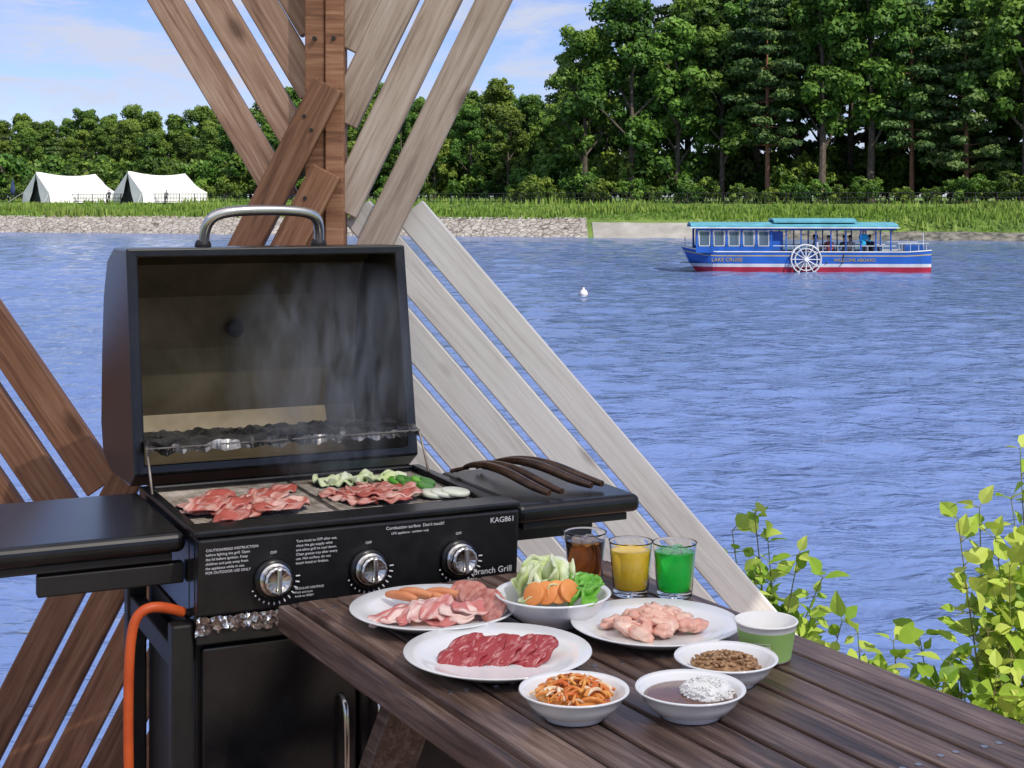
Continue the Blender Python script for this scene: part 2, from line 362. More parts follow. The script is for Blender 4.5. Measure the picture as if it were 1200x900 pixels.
SH=decid(9,3.2,2.6,.3,30,260,.17)
sh=empty("shrub_mass")
x=-120
while x<95:
    put("shrub",SH,x,ys(x)+(44 if x<0 else 29)+random.uniform(-2,3),random.uniform(.6,1.15),sh); x+=random.uniform(1.8,3.4)
for i in range(110):
    x=random.uniform(2,92); put("shrub",SH,x,ys(x)+random.uniform(36,64),random.uniform(1.0,2.3),sh)
for i in range(130):
    x=random.uniform(-135,-38); put("shrub",SH,x,ys(x)+random.uniform(70,100),random.uniform(1.2,2.4),sh)
for i in range(40):
    x=random.uniform(-38,8); put("shrub",SH,x,ys(x)+random.uniform(45,80),random.uniform(1.2,2.4),sh)
m_grass=leafmat("grass_blades",(.07,.13,.015),(.17,.28,.035),(.30,.38,.08),.3)
N=42000
gx=rng.uniform(-110,80,N); gt=np.where(rng.random(N)<.7,rng.uniform(4.2,14,N),rng.uniform(10,40,N)); right=gx>17
gt=np.where(right&(rng.random(N)<.6),rng.uniform(2.2,16,N),gt)
clump=np.array([mnoise.noise(Vector((a*.12,b*.3,3))) for a,b in zip(gx,gt)])
h=.2+.3*rng.random(N)+np.clip(clump,-.2,1)*1.0; h=np.clip(h,.12,1.2)
gzv=np.array([gz(t) for t in gt]); gy=np.array([ys(a) for a in gx])+gt-.8
an=rng.uniform(0,3.14,N); wd=.06+.1*rng.random(N); ln=rng.normal(size=(N,2))*.18
P=np.stack([gx,gy,gzv],1); W_=np.stack([np.cos(an)*wd,np.sin(an)*wd,np.zeros(N)],1); U=np.stack([ln[:,0]*h,ln[:,1]*h,h],1)
V=np.stack([P-W_,P+W_,P+U+W_*.3,P+U-W_*.3],1).reshape(-1,3); T=np.repeat(np.clip(.4+.3*rng.normal(size=N)*.6+clump*.5,0,1),4)
me=treemesh("grass",MB(),V,T,[m_grass,m_grass]); link(bpy.data.objects.new("grass",me))
m_fence=M("fence_paint",(.012,.014,.012),(.02,.022,.02),rough=.5,scale=2)
mb=MB(); x=-125
while x<95:
    y0=ys(x)+25;z0=gz(25.8)+.05; x2=x+2;y2=ys(x2)+25
    mb.beam((x,y0,z0-.2),(x,y0,z0+1.25),.06,.06,5)
    for hz in(.25,.7,1.2): mb.beam((x,y0,z0+hz),(x2,y2,z0+hz),.035,.035,4)
    for q in(.2,.4,.6,.8): mb.beam((x+2*q,y0+(y2-y0)*q,z0+.25),(x+2*q,y0+(y2-y0)*q,z0+1.2),.02,.02,4)
    x+=2
mb.obj("shore_fence",[m_fence])
# tents
m_canvas=M("tent_canvas",(.72,.71,.69),(.80,.79,.77),rough=.8,scale=.8)
m_dark=M("tent_opening_shade",(.03,.035,.04),(.06,.06,.06),rough=.9,scale=2)  # dark colour stands for the shade inside the open gable
def tent(x,y,rz):
    z=gz(y-ys(x)+.8)+.1; e=empty("canvas_tent",(x,y,z),(0,0,R(rz)))
    W2=3.1;L2=5.0;hw=1.3;H=4.0
    mb=MB(); n=14
    def row(xx,peak,flare):
        out=[]
        for t in np.linspace(-1,1,2*n+1):
            a=abs(t)
            if a>.78: k=(a-.78)/.22; yy=W2*(1+flare*k); zz=hw*(1-k)
            else: k=a/.78; yy=W2*k**1.0; zz=peak-(peak-hw)*(k**.72)
            out.append((xx,math.copysign(yy,t) if t else 0,zz))
        return out
    rows=[row(-L2,H*.98,.1)]+[row(xx,H-.55*math.sin(math.pi*(xx+L2)/(2*L2)),.1+.03*math.sin(xx*4)) for xx in np.linspace(-L2+.5,L2-1.4,9)]+[row(L2-.2,hw+1.4,.0)]
    k=2*n+1; vs=[p for r in rows for p in r]; fs=[(i*k+j,i*k+j+1,(i+1)*k+j+1,(i+1)*k+j) for i in range(len(rows)-1) for j in range(k-1)]
    mb.add(vs,fs,0)
    fr=rows[0]; mb.add([(p[0]+.5,p[1],p[2]) for p in fr],[tuple(range(k))],1)
    for s in(-1,1):
        mb.add([(-L2-.02,s*W2*1.05,0),(-L2-.02,s*W2*.98,hw),(-L2-.02,0,H*.95),(-L2-.05,s*.8,1.3),(-L2-.12,s*1.5,0)],[(0,1,2,3,4)],0)
    bk=rows[-1]; mb.add(bk,[tuple(range(k))],0)
    mb.obj("canvas",[m_canvas,m_dark],e)
    for s in(-1,1): tube("guy_rope",[(-L2,s*W2,hw),(-L2-1.5,s*(W2+1.3),0)],.02,m_canvas,e,False)
    return e
tent(-57.0,193,48); tent(-44.6,190,48)
m_navy=M("navy_cloth",(.02,.035,.10),(.03,.05,.14),rough=.8,scale=3)
ub=empty("closed_parasol",(-64.2,192,gz(29)))
lathe("canopy",[(.03,3.1),(.18,2.6),(.32,1.7),(.25,1.1),(.03,1.05)],m_navy,parent=ub,seg=12); lathe("pole",[(.03,0),(.03,3.2),(0,3.2)],m_fence,parent=ub,seg=8)
# ------------------------------------------------------------------ people (skin modifier figures)
m_skin=M("skin",(.48,.28,.19),(.52,.31,.21),rough=.5,scale=8); m_hair=M("hair",(.01,.008,.007),rough=.5)
def person(name,loc,rz,top,legs,sit=False,parent=None,sc_=1.0,arm=0.3):
    e=empty(name,loc,(0,0,R(rz)),parent); e.scale=(sc_,)*3
    if sit: hipz=.5; kn=(.42,.50); ft=(.45,.05)
    else: hipz=.88; kn=(.03,.47); ft=(-.02,.06)
    J=[(0,0,hipz,.13),(0,0,hipz+.25,.115),(.0,0,hipz+.45,.14),(0,0,hipz+.56,.055),(.02,0,hipz+.64,.05),(.03,0,hipz+.72,.085),(.03,0,hipz+.80,.075)]
    E=[(0,1),(1,2),(2,3),(3,4),(4,5),(5,6)]
    for s in(-1,1):
        b=len(J); J+=[(0,s*.09,hipz-.05,.095),(kn[0],s*.10,kn[1],.062),(ft[0],s*.10,ft[1]+.03,.04),(ft[0]+.15,s*.11,ft[1]-.01,.035)]
        E+=[(0,b),(b,b+1),(b+1,b+2),(b+2,b+3)]
        b=len(J); J+=[(0,s*.18,hipz+.48,.062),(-.02+arm*.2,s*.23,hipz+.22,.045),(arm*.6,s*.2,hipz+.05+arm*.3,.033),(arm*.6+.08,s*.19,hipz+.0+arm*.35,.035)]
        E+=[(2,b),(b,b+1),(b+1,b+2),(b+2,b+3)]
    me=bpy.data.meshes.new(name); me.from_pydata([j[:3] for j in J],E,[]); o=bpy.data.objects.new("body",me); link(o,e)
    sk=o.modifiers.new("skin",'SKIN'); 
    lay=me.skin_vertices[0] if me.skin_vertices else None
    if lay is None:
        bpy.context.view_layer.objects.active=o; lay=me.skin_vertices[0]
    for i,j in enumerate(J): lay.data[i].radius=(j[3],j[3])
    lay.data[0].use_root=True
    ss=o.modifiers.new("sub",'SUBSURF'); ss.levels=2; ss.render_levels=2
    m,nt,b=newmat(name+"_clothes"); L=nt.links; tc=nt.nodes.new('ShaderNodeTexCoord'); sp=nt.nodes.new('ShaderNodeSeparateXYZ'); L.new(tc.outputs['Object'],sp.inputs[0])
    mr=nt.nodes.new('ShaderNodeMapRange'); mr.inputs[2].default_value=2; L.new(sp.outputs[2],mr.inputs[0])
    r=ramp(nt,[(0,(.03,.03,.03)),(.045,legs),((hipz+.02)/2,top),((hipz+.55)/2,(.48,.28,.19))],mr.outputs[0]); r.color_ramp.interpolation='CONSTANT'; L.new(r.outputs[0],b.inputs['Base Color']); b.inputs['Roughness'].default_value=.8
    me.materials.append(m)
    hz=hipz+.79
    v=[];f=[];n=12
    for i in range(7):
        ph=R(90-i*20)
        for k in range(n):
            a=2*math.pi*k/n; x=math.cos(ph)*.098*math.cos(a); 
            zz=math.sin(ph)*.10 if x<.045 else max(math.sin(ph)*.10,.035)
            v.append((.022+x,math.cos(ph)*.092*math.sin(a),hz+zz))
    for i in range(6):
        for k in range(n): f.append((i*n+k,(i+1)*n+k,(i+1)*n+(k+1)%n,i*n+(k+1)%n))
    mk("hair",v,f,m_hair,e,True)
    mb=MB()
    mb.add([(.105,-.014,hz-.06),(.105,.014,hz-.06),(.135,0,hz-.055),(.105,0,hz-.01)],[(0,1,2),(0,2,3),(1,3,2)])
    mb.obj("nose",[m_skin],e)
    mb=MB()
    for s in(-1,1): mb.box((.106,s*.033-.01,hz-.022),(.115,s*.033+.01,hz-.012))
    mb.box((.104,-.02,hz-.088),(.112,.02,hz-.082)); mb.obj("eyes_and_mouth",[m_hair],e)
    return e
person("standing_person",(-50.6,187.5,gz(30)),-90,(.05,.05,.07),(.03,.03,.04))
person("standing_person",(-42.7,184.5,gz(27)),-60,(.1,.1,.12),(.03,.03,.04))
# ------------------------------------------------------------------ excursion boat
def P_(name,c,rough=.3,c2=None): return M(name,c,c2 or tuple(x*.75 for x in c),rough=rough,scale=1.5)
b_blue=P_("boat_blue",(.02,.11,.45)); b_white=P_("boat_white",(.75,.76,.76)); b_red=P_("boat_red",(.5,.03,.06)); b_tq=P_("boat_turquoise",(.13,.42,.50),.5)
b_gold=P_("boat_gold",(.5,.38,.12)); b_int=P_("boat_interior",(.05,.10,.22)); b_floor=P_("boat_deck",(.2,.17,.14),.7)
b_glass=M("boat_glass",(.25,.35,.42),rough=.05,trans=.7)
boat=empty("paddle_boat",(14.40,74,WZ),(0,0,R(-3)))
HL=6.05
def hw_(x):
    t=(x+HL)/(2*HL)
    if t<.16: return .35+1.0*math.sin(math.pi/2*t/.16)
    if t>.93: return 1.35-.25*((t-.93)/.07)**2
    return 1.35
def top_(x):
    t=(x+HL)/(2*HL); return .98+ (.26*(1-t/.14)**1.5 if t<.14 else 0)+(.08*((t-.9)/.1) if t>.9 else 0)
zs=[-.4,0,.26,.27,.42,.43,.80,.81,.85,.86,1.0]
zm=[2,2,1,1,0,0,3,3,0,0]
mb=MB(); xs_=np.linspace(-HL,HL,50); k=len(zs)
for s in(-1,1):
    vs=[]
    for x in xs_:
        for z in zs:
            zt=z*top_(x) if z>.5 else z
            rake=(1.05-z)*.75*max(0,1-(x+HL)/1.6) ; nar=.82+.18*max(0,min(1,(z+.4)/.8))
            vs.append((x+rake,s*hw_(x)*nar,zt))
    for i in range(len(xs_)-1):
        for j in range(k-1):
            q=(i*k+j,(i+1)*k+j,(i+1)*k+j+1,i*k+j+1); 
            mm=zm[j]
            mb.add([vs[a] for a in q],[(0,1,2,3) if s<0 else (3,2,1,0)],mm)
    if s<0: A=vs
    else: B=vs
for i,(aa) in((0,0),(len(xs_)-1,1)):
    for j in range(k-1):
        q=[A[i*k+j],A[i*k+j+1],B[i*k+j+1],B[i*k+j]]; mb.add(q,[(0,1,2,3) if i==0 else (3,2,1,0)],zm[j])
mb.obj("hull",[b_blue,b_white,b_red,b_gold],boat)
mb=MB()
dk=[(x,-hw_(x)*.98,.42) for x in xs_]+[(x,hw_(x)*.98,.42) for x in xs_][::-1]; mb.add(dk,[tuple(range(len(dk)))],0); mb.obj("deck",[b_floor],boat)
mb=MB()
for s in(-1,1):
    for i in range(len(xs_)-1):
        x,x2=xs_[i],xs_[i+1]; mb.beam((x,s*hw_(x),top_(x)+.02),(x2,s*hw_(x2),top_(x2)+.02),.035,.035,5,1)
    for x in np.arange(-5.3,4.4,.72):
        ww=.05 if x<-1.6 else .03
        mb.box((x-ww,s*1.3-.04,.95),(x+ww,s*1.3+.04,2.2),0)
    mb.box((-5.3,s*1.3-.025,.95),(-1.7,s*1.3+.025,1.25),0); mb.box((-5.3,s*1.3-.03,2.05),(4.3,s*1.3+.03,2.2),0)
    for x in np.arange(-5.3,-1.8,.72):
        mb.box((x+.10,s*1.3-.02,1.27),(x+.62,s*1.3+.02,1.30),1); mb.box((x+.10,s*1.3-.02,1.99),(x+.62,s*1.3+.02,2.02),1)
        mb.box((x+.10,s*1.3-.02,1.30),(x+.13,s*1.3+.02,1.99),1); mb.box((x+.59,s*1.3-.02,1.30),(x+.62,s*1.3+.02,1.99),1)
    for x in np.arange(-1.0,4.2,.36): mb.beam((x,s*1.3,.95),(x,s*1.3,1.28),.012,.012,4,1)
    mb.beam((-1.6,s*1.3,1.29),(4.3,s*1.3,1.29),.02,.02,5,1)
    for x in (4.6,5.0,5.4,5.8): mb.beam((x,s*hw_(x)*.97,1.0),(x,s*hw_(x)*.97,1.42),.016,.016,4,1)
    mb.beam((4.4,s*1.3,1.42),(5.9,s*1.2,1.42),.018,.018,5,1)
mb.box((-2.0,-1.1,.43),(-1.1,-.9,2.0),0)
mb.box((4.9,-.5,.45),(5.8,.5,1.30),0)
mb.beam((-5.8,0,1.1),(-5.8,0,1.7),.025,.025,5,1); mb.beam((5.9,0,1.1),(5.9,0,1.9),.025,.025,5,1)
mb.obj("superstructure",[b_blue,b_white],boat)
mb=MB()
def roof(x0,x1,wd,z,cam_,th,m):
    n=9; vs=[]
    for x in(x0,x1):
        for t in np.linspace(-1,1,n):
            zz=z+cam_*(1-t*t); vs+= [(x,t*wd,zz),(x,t*wd,zz+th)]
    k=2*n; fs=[]
    for i in range(n-1):
        a=2*i; fs+=[(a,a+2,k+a+2,k+a),(a+1,k+a+1,k+a+3,a+3),(a,a+1,a+3,a+2),(k+a,k+a+2,k+a+3,k+a+1)]
    fs+=[(0,k,k+1,1),(k-2,k-1,2*k-1,2*k-2)]
    mb.add(vs,fs,m)
roof(-5.6,4.40,1.55,2.18,.16,.10,0); roof(-1.55,2.45,1.2,2.42,.12,.09,0)
for x in(-1.4,2.3):
    for s in(-1,1): mb.box((x-.05,s*.9-.05,2.3),(x+.05,s*.9+.05,2.47),0)
mb.box((-5.65,-1.57,2.15),(4.45,-1.54,2.20),1)
mb.obj("canopy_roof",[b_tq,b_white],boat)
mb=MB()
for x in np.arange(-5.3,-1.8,.72): mb.box((x+.13,-1.305,1.30),(x+.59,-1.295,1.99),0)
mb.obj("windows",[b_glass],boat)
mb=MB()
cx,cz,rr=-.05,.64,.72; n=28
for yy in(-1.40,-1.62):
    for r_,th in((rr,.032),(rr*.74,.02)):
        for i in range(n):
            a,c=6.2832*i/n,6.2832*(i+1)/n; mb.beam((cx+r_*math.cos(a),yy,cz+r_*math.sin(a)),(cx+r_*math.cos(c),yy,cz+r_*math.sin(c)),th,th,5,0)
    for i in range(12):
        a=6.2832*i/12; mb.beam((cx,yy,cz),(cx+rr*math.cos(a),yy,cz+rr*math.sin(a)),.02,.02,4,0)
for i in range(12):
    a=6.2832*i/12; c,s_=math.cos(a),math.sin(a)
    mb.add([(cx+c*rr*.76,-1.40,cz+s_*rr*.76),(cx+c*rr*1.0,-1.40,cz+s_*rr*1.0),(cx+c*rr*1.0,-1.62,cz+s_*rr*1.0),(cx+c*rr*.76,-1.62,cz+s_*rr*.76)],[(0,1,2,3)],1)
mb.beam((cx,-1.3,cz),(cx,-1.7,cz),.10,.10,10,0)
mb.obj("paddle_wheel",[b_white,b_blue],boat)
mb=MB()
for x in(-4.5,-3.5,-2.6,.8,1.6,3.6):
    for s in(-1,1): mb.box((x-.05,s*.85-.4,.43),(x+.05,s*.85+.4,1.25),0); mb.box((x-.5,s*.85-.4,.80),(x-.06,s*.85+.4,.86),0)
mb.obj("benches",[b_int],boat)
def btext(s,x,z,size,mat):
    cu=bpy.data.curves.new("hull_lettering",'FONT'); cu.body=s; cu.size=size; cu.extrude=.004; cu.materials.append(mat)
    o=bpy.data.objects.new("hull_lettering",cu); o.location=(x,-1.37,z); o.rotation_euler=(R(90),0,0); link(o,boat)
btext("LAKE CRUISE",-4.6,.53,.26,b_gold); btext("WELCOME ABOARD",1.3,.53,.22,b_gold)
person("standing_passenger",(2.80,-1.0,.43),-80,(.02,.38,.62),(.02,.03,.06),parent=boat,sc_=1.0,arm=.6)
for (x,y,c) in((.55,-.95,(.5,.5,.5)),(1.15,-.85,(.25,.05,.05)),(1.9,-.9,(.04,.04,.06)),(2.25,-.5,(.55,.5,.45)),(3.4,.6,(.05,.06,.09)),(.7,.7,(.5,.48,.4))):
    person("seated_passenger",(x,y,.43),180 if x<1 else -120,c,(.03,.03,.05),sit=True,parent=boat,arm=.4)
bu=lathe("mooring_buoy",[(0,-.12),(.12,-.08),(.17,0),(.12,.12),(.04,.17),(.03,.24),(0,.24)],M("buoy_paint",(.8,.45,.35),(.8,.78,.75),rough=.4,scale=4),loc=(2.67,55.7,WZ+.02),seg=20)
# ------------------------------------------------------------------ deck + pavilion
dk=empty("wooden_deck")
for i in range(36):
    y=-1.3+i*.138; box("deck_board",(-3,y,-.035),(2.2,y+.132,0),m_woodb,dk,.003)
for x in(-2.8,-1,1,2): box("joist",(x-.04,-1.3,-.2),(x+.04,3.6,-.037),m_woodb,dk,0)
lat=empty("timber_lattice_wall")
def plank(name,a,b,y,wd,mat,t=.034,parent=lat):
    dx,dz=b[0]-a[0],b[1]-a[1]; L_=math.hypot(dx,dz); ang=math.atan2(dz,dx)
    v=[(sx*L_/2,sy*t/2,sz*wd/2) for sz in(-1,1) for sx,sy in((-1,-1),(1,-1),(1,1),(-1,1))]
    return mk(name,v,BF,mat,parent,loc=((a[0]+b[0])/2,y,(a[1]+b[1])/2),rot=(0,-ang,0),bevel=.003,seg=1)
for i,(a,b) in enumerate((((.309,2.6),(-.335,1.275)),((.19,2.6),(-.405,1.375)),((.087,2.6),(-.405,1.587)),((-.0,2.6),(-.405,1.766)))):
    plank("brace_upper",a,b,3.545+.001*i,.080,m_woodg)
for i,(a,b) in enumerate((((-1.26,2.6),(-.545,1.40)),((-1.144,2.6),(-.49,1.50)),((-1.034,2.6),(-.475,1.66)),((-.944,2.6),(-.475,1.81)))):
    plank("brace_upper",a,b,3.585+.001*i,.074,m_woodb)
for i in range(9):
    xe=-1.285+.099*i; xt=-.428 if i==0 else -.432; z0=(xt-xe)/.513
    plank("brace_lower",(xt,z0),(xe,0),3.485+.001*(i%3),.074,m_woodr)
for i in range(7):
    o_=-.135*i
    plank("brace_side",(-1.58+o_-.2,1.6+.32),(-.964+o_*.72,.726+o_*.42),3.53+.001*i,.085,m_woodr)
for i in range(7):
    o_=.128*i; zst=1.375
    a=(-.245-o_,zst) if i==0 else (max(-.40,-.245-o_), zst-max(0,(o_-.155))/.867)
    plank("brace_lower",a,(.94-o_,0.0),3.588+.001*i,.080,m_woodw)
box("post",(-.487,3.51,0),(-.44,3.60,2.6),m_woodr,lat,.003); box("post_board",(-.438,3.50,0),(-.395,3.585,2.6),m_woodr,lat,.003)
box("post",(-2.05,3.50,0),(-1.96,3.59,2.6),m_woodb,lat,.003)
mb=MB()
for (x,z) in((-.463,1.78),(-.418,1.78)): mb.beam((x,3.494,z),(x,3.52,z),.005,.005,8)
for i in range(2):
    xe=-1.285+.099*i; z=1.58-.19*i; x=xe+.513*z
    for d in(-.016,.016): mb.beam((x+d*.5,3.464,z-d),(x+d*.5,3.49,z-d),.0045,.0045,8)
mb.obj("bolts",[m_blackm],lat)
# sheer canopy on a timber frame, added out of view to soften the sun
sun_canopy=empty("added_sun_canopy")
m_can,nt,b=newmat("sun_softening_sheer"); b.inputs['Base Color'].default_value=(.85,.84,.80,1); b.inputs['Roughness'].default_value=.8
t=nt.nodes.new('ShaderNodeBsdfTranslucent'); t.inputs[0].default_value=(.97,.94,.88,1); ms=nt.nodes.new('ShaderNodeMixShader'); ms.inputs[0].default_value=.88
nt.links.new(b.outputs[0],ms.inputs[1]); nt.links.new(t.outputs[0],ms.inputs[2])
tr=nt.nodes.new('ShaderNodeBsdfTransparent'); m3=nt.nodes.new('ShaderNodeMixShader'); m3.inputs[0].default_value=.27; nt.links.new(ms.outputs[0],m3.inputs[1]); nt.links.new(tr.outputs[0],m3.inputs[2]); nt.links.new(m3.outputs[0],nt.nodes['Material Output'].inputs[0])
v=[];f=[]
for i in range(25):
    for j in range(25):
        x=-3.2+5.25*i/24; y=-1.2+4.5*j/24; v.append((x,y,2.72-.05*math.sin(math.pi*((i%8)/8))*1.0))
for i in range(24):
    for j in range(24): a=i*25+j; f.append((a,a+25,a+26,a+1))
mk("sun_softening_sheet",v,f,m_can,sun_canopy,True)
for y in(-1.1,3.2): box("rafter",(-3.2,y-.03,2.56),(2.05,y+.03,2.655),m_woodb,sun_canopy,.003)
for x,y in((-2.9,-1.1),(1.95,-1.1),(-2.9,2.0)): box("post",(x-.05,y-.05,0),(x+.05,y+.05,2.558),m_woodb,sun_canopy,.003)
box("beam",(-2.6,3.5,2.604),(1.2,3.6,2.70),m_woodb,sun_canopy,.003)
# ------------------------------------------------------------------ picnic table
TA=Vector((-.348,2.42)); tw=Vector((.483,-.876)).normalized(); ta=math.atan2(tw.y,tw.x)
tab=empty("picnic_table",(TA.x,TA.y,0),(0,0,ta))
TL=1.55; TW=.60; NS=9; pit=TW/NS
m_screw=M("screw",(.45,.45,.46),rough=.3,metal=1)
mbs=MB()
for i in range(NS):
    y=i*pit; dz=random.uniform(-.0012,.0008); box("slat",(.0+random.uniform(0,.004),y,.722),(TL,y+pit-.006,.75+dz),m_wtab,tab,.0035)
    for xx in(.06,.52,1.0,1.46):
        for q in(.3,.7):
            a=(xx+.004*((i*7)%3),y+(pit-.006)*q); mbs.beam((a[0],a[1],.7485+dz),(a[0],a[1],.7512+dz),.0042,.0042,10)
mbs.obj("screws",[m_screw],tab)
box("apron",(-.022,-.004,.68),(-.002,TW,.742),m_wtab,tab,.003)
box("side_rail",(-.02,-.026,.70),(TL,-.006,.742),m_wtab,tab,.003)
for xx in(.16,1.2):
    box("batten",(xx,.02,.66),(xx+.07,TW-.02,.72),m_wtab,tab,.003)
    for s in(0,1):
        y0,y1=(.16,-.12) if s==0 else (.44,.72)
        L_=math.hypot(y1-y0,.66); an=math.atan2(y1-y0,.66)
        b_=box("leg",(-.018,-.04,-L_/2),(.018,.04,L_/2),m_wtab,tab,.003); b_.location=(xx-.02,(y0+y1)/2,.33); b_.rotation_euler=(an,0,0)
    box("stretcher",(xx+.0,-.30,.36),(xx+.036,.9,.43),m_wtab,tab,.003)
box("centre_beam",(.2,.27,.56),(1.25,.33,.655),m_wtab,tab,.003)
for k in range(2): box("bench_slat",(.05,.80+k*.125,.432),(1.5,.80+k*.125+.118,.46),m_wtab,tab,.004)
# ------------------------------------------------------------------ tableware
TZ=.7515
def plate(x,y,r,name="white_plate"):
    s=r/.13
    return lathe(name,[(0,.004),(.075*s,.004),(.082*s,.001),(.086*s,.003),(.10*s,.009),(r-.002,.0195),(r,.021),(r-.001,.0225),(.103*s,.0135),(.088*s,.0085),(.08*s,.007),(0,.007)],m_white,(x,y,TZ),seg=72)
def bowl(x,y,r,h,name="white_bowl"):
    return lathe(name,[(0,.003),(r*.46,.003),(r*.48,0),(r*.54,0),(r*.54,.004),(r*.72,h*.3),(r*.86,h*.62),(r*.93,h*.9),(r*.99,h*.97),(r,h),(r*.985,h+.002),(r*.9,h*.94),(r*.82,h*.62),(r*.66,h*.3),(r*.48,.009),(0,.008)],m_white,(x,y,TZ),seg=72)
def slicem(name,L_,Wd,loc,rot,mat,wav=.006,th=.002,fold=0,seed=0,parent=None,nu=22,nv=9,curl=0):
    random.seed(seed); v=[];f=[]; p1,p2,p3=[random.uniform(0,6) for _ in range(3)]
    for i in range(nu+1):
        u=-1+2*i/nu; ww=Wd/2*(max(0,1-abs(u)**3.2))**.5*(1+.14*math.sin(3.1*u+p1)+.08*math.sin(8*u+p2))+.0015
        for j in range(nv+1):
            t=-1+2*j/nv; x=u*L_/2; y=t*ww+.12*Wd*math.sin(2*u+p3)
            z=wav*(math.sin(5*u+p1+t*1.3)+.6*math.sin(9*u+p2-t*2)+.5*math.sin(4*t+p3))*.5+fold*t*t*ww+curl*u*u
            v.append((x,y,z))
    for i in range(nu):
        for j in range(nv): a=i*(nv+1)+j; f.append((a,a+nv+1,a+nv+2,a+1))
    o=mk(name,v,f,mat,parent,True,loc,rot); s=o.modifiers.new("s",'SOLIDIFY'); s.thickness=th; s.offset=0
    return o
def blob(name,loc,scl,mat,seed=0,amp=.25,fr=1.6,rot=(0,0,0),parent=None,sub=3):
    import bmesh
    bm=bmesh.new(); bmesh.ops.create_icosphere(bm,subdivisions=sub,radius=1)
    for v in bm.verts:
        k=1+amp*mnoise.noise(v.co*fr+Vector((seed*3.7,seed*1.3,seed))); v.co=Vector((v.co.x*scl[0]*k,v.co.y*scl[1]*k,v.co.z*scl[2]*k))
    me=bpy.data.meshes.new(name); bm.to_mesh(me); bm.free(); me.materials.append(mat); me.polygons.foreach_set("use_smooth",[True]*len(me.polygons))
    o=bpy.data.objects.new(name,me); o.location=loc; o.rotation_euler=rot; return link(o,parent)
def disc(name,loc,r,th,mat,rot=(0,0,0),parent=None,sq=1,seg=24):
    o=lathe(name,[(0,-th/2),(r*.93,-th/2),(r,-th*.3),(r,th*.3),(r*.93,th/2),(0,th/2)],mat,loc,parent,seg,rot); o.scale=(1,sq,1); return o
m_beef=M("beef",(.36,.04,.045),(.72,.38,.35),rough=.3,scale=34,stretch=(1,2.6,1),lo=.52,hi=.72,dist=1.6,detail=5,bmp=.1)
m_pork=M("pork",(.58,.18,.16),(.83,.62,.54),rough=.3,scale=10,stretch=(.5,4.0,1),lo=.46,hi=.60,dist=.7,detail=3,bmp=.1)
m_chick=M("chicken",(.74,.35,.26),(.84,.58,.45),rough=.25,scale=30,bmp=.25)
m_saus=M("sausage",(.62,.21,.08),(.74,.31,.14),rough=.3,scale=25)
m_ham=M("ham_sausage",(.42,.12,.09),(.62,.30,.24),rough=.4,scale=90)
m_cookm=M("grilling_meat",(.48,.11,.08),(.80,.50,.40),rough=.25,scale=13,stretch=(.7,2.8,1),lo=.44,hi=.62,dist=1.0,bmp=.1)
m_cab=M("cabbage",(.58,.70,.26),(.80,.84,.60),rough=.45,scale=20); m_pep=M("green_pepper",(.10,.36,.03),(.22,.52,.07),rough=.25,scale=20)
m_car=M("carrot",(.78,.26,.06),(.86,.35,.10),rough=.4,scale=40); m_oni=M("onion",(.72,.76,.56),(.82,.83,.72),rough=.3,scale=30)
m_cuke=M("zucchini",(.06,.20,.03),(.11,.3,.05),rough=.4,scale=30)
px,py=-.1215,2.31; p=plate(px,py,.13); par=empty("mixed_meat_serving",(px,py,TZ))
for i in range(5): slicem("pork_slice",.085,.030,(-.060+.017*i,-.028-.003*(i%2),.015+.003*i),(R(14),R(-10),R(35+8*i)),m_pork,.005,.003,seed=i,parent=par)
for i in range(4): slicem("pork_slice",.072,.032,(.010+.018*i,-.045+.006*i,.016+.004*i),(R(20),R(4),R(-12+9*i)),m_pork,.005,.003,seed=20+i,parent=par)
for i in range(5):
    a=R(-34+4*i); c=Vector((-.052+.022*i,.040+.004*(i%2),.024+.004*(i%2))); L2=.030
    tube("sausage",[(c.x-math.cos(a)*L2,c.y-math.sin(a)*L2,c.z),(c.x-math.cos(a)*L2*.5,c.y-math.sin(a)*L2*.5,c.z+.004),(c.x+math.cos(a)*L2*.5,c.y+math.sin(a)*L2*.5,c.z+.004),(c.x+math.cos(a)*L2,c.y+math.sin(a)*L2,c.z)],.0085,m_saus,par,radii=[.55,1,1,.55])
for i in range(7): disc("ham_slice",(.046+.008*i,.052-.015*i,.027+.003*(i%3)),.023,.006,m_ham,(R(42),R(20),R(-12*i)),par)
px,py=-.020,2.085; plate(px,py,.132); par=empty("sliced_beef_serving",(px,py,TZ))
for i in range(10):
    slicem("beef_slice",.078,.038,(-.056+.0125*i,.0+.004*math.sin(i*2),.017+.0012*(i%2)),(R(8),R(-22),R(48+5*math.sin(i))),m_beef,.003,.0025,seed=40+i,parent=par)
px,py=.214,2.227; plate(px,py,.127); par=empty("chicken_serving",(px,py,TZ))
random.seed(5)
for i in range(38):
    a=random.uniform(0,6.28); q=random.random()**.6; z=.016+.02*(1-q)
    blob("chicken_piece",(.070*q*math.cos(a),.055*q*math.sin(a),z),(random.uniform(.013,.022),random.uniform(.009,.013),.009),m_chick,i,.55,1.5,(random.uniform(-.4,.4),random.uniform(-.4,.4),random.uniform(0,3)),par)
px,py=.063,2.30; bowl(px,py,.090,.045,"vegetable_bowl"); par=empty("vegetable_serving",(px,py,TZ))
random.seed(8)
for i in range(17):
    a=random.uniform(1.0,4.4); q=random.uniform(.1,.9)
    slicem("cabbage_leaf",random.uniform(.05,.08),random.uniform(.04,.055),(.054*q*math.cos(a),.05*q*math.sin(a)+.01,.04+.03*(1-q)+.006*random.random()),(random.uniform(.1,1.2),random.uniform(-.6,.6),random.uniform(0,6)),m_cab,.012,.0016,fold=.5,seed=60+i,parent=par)
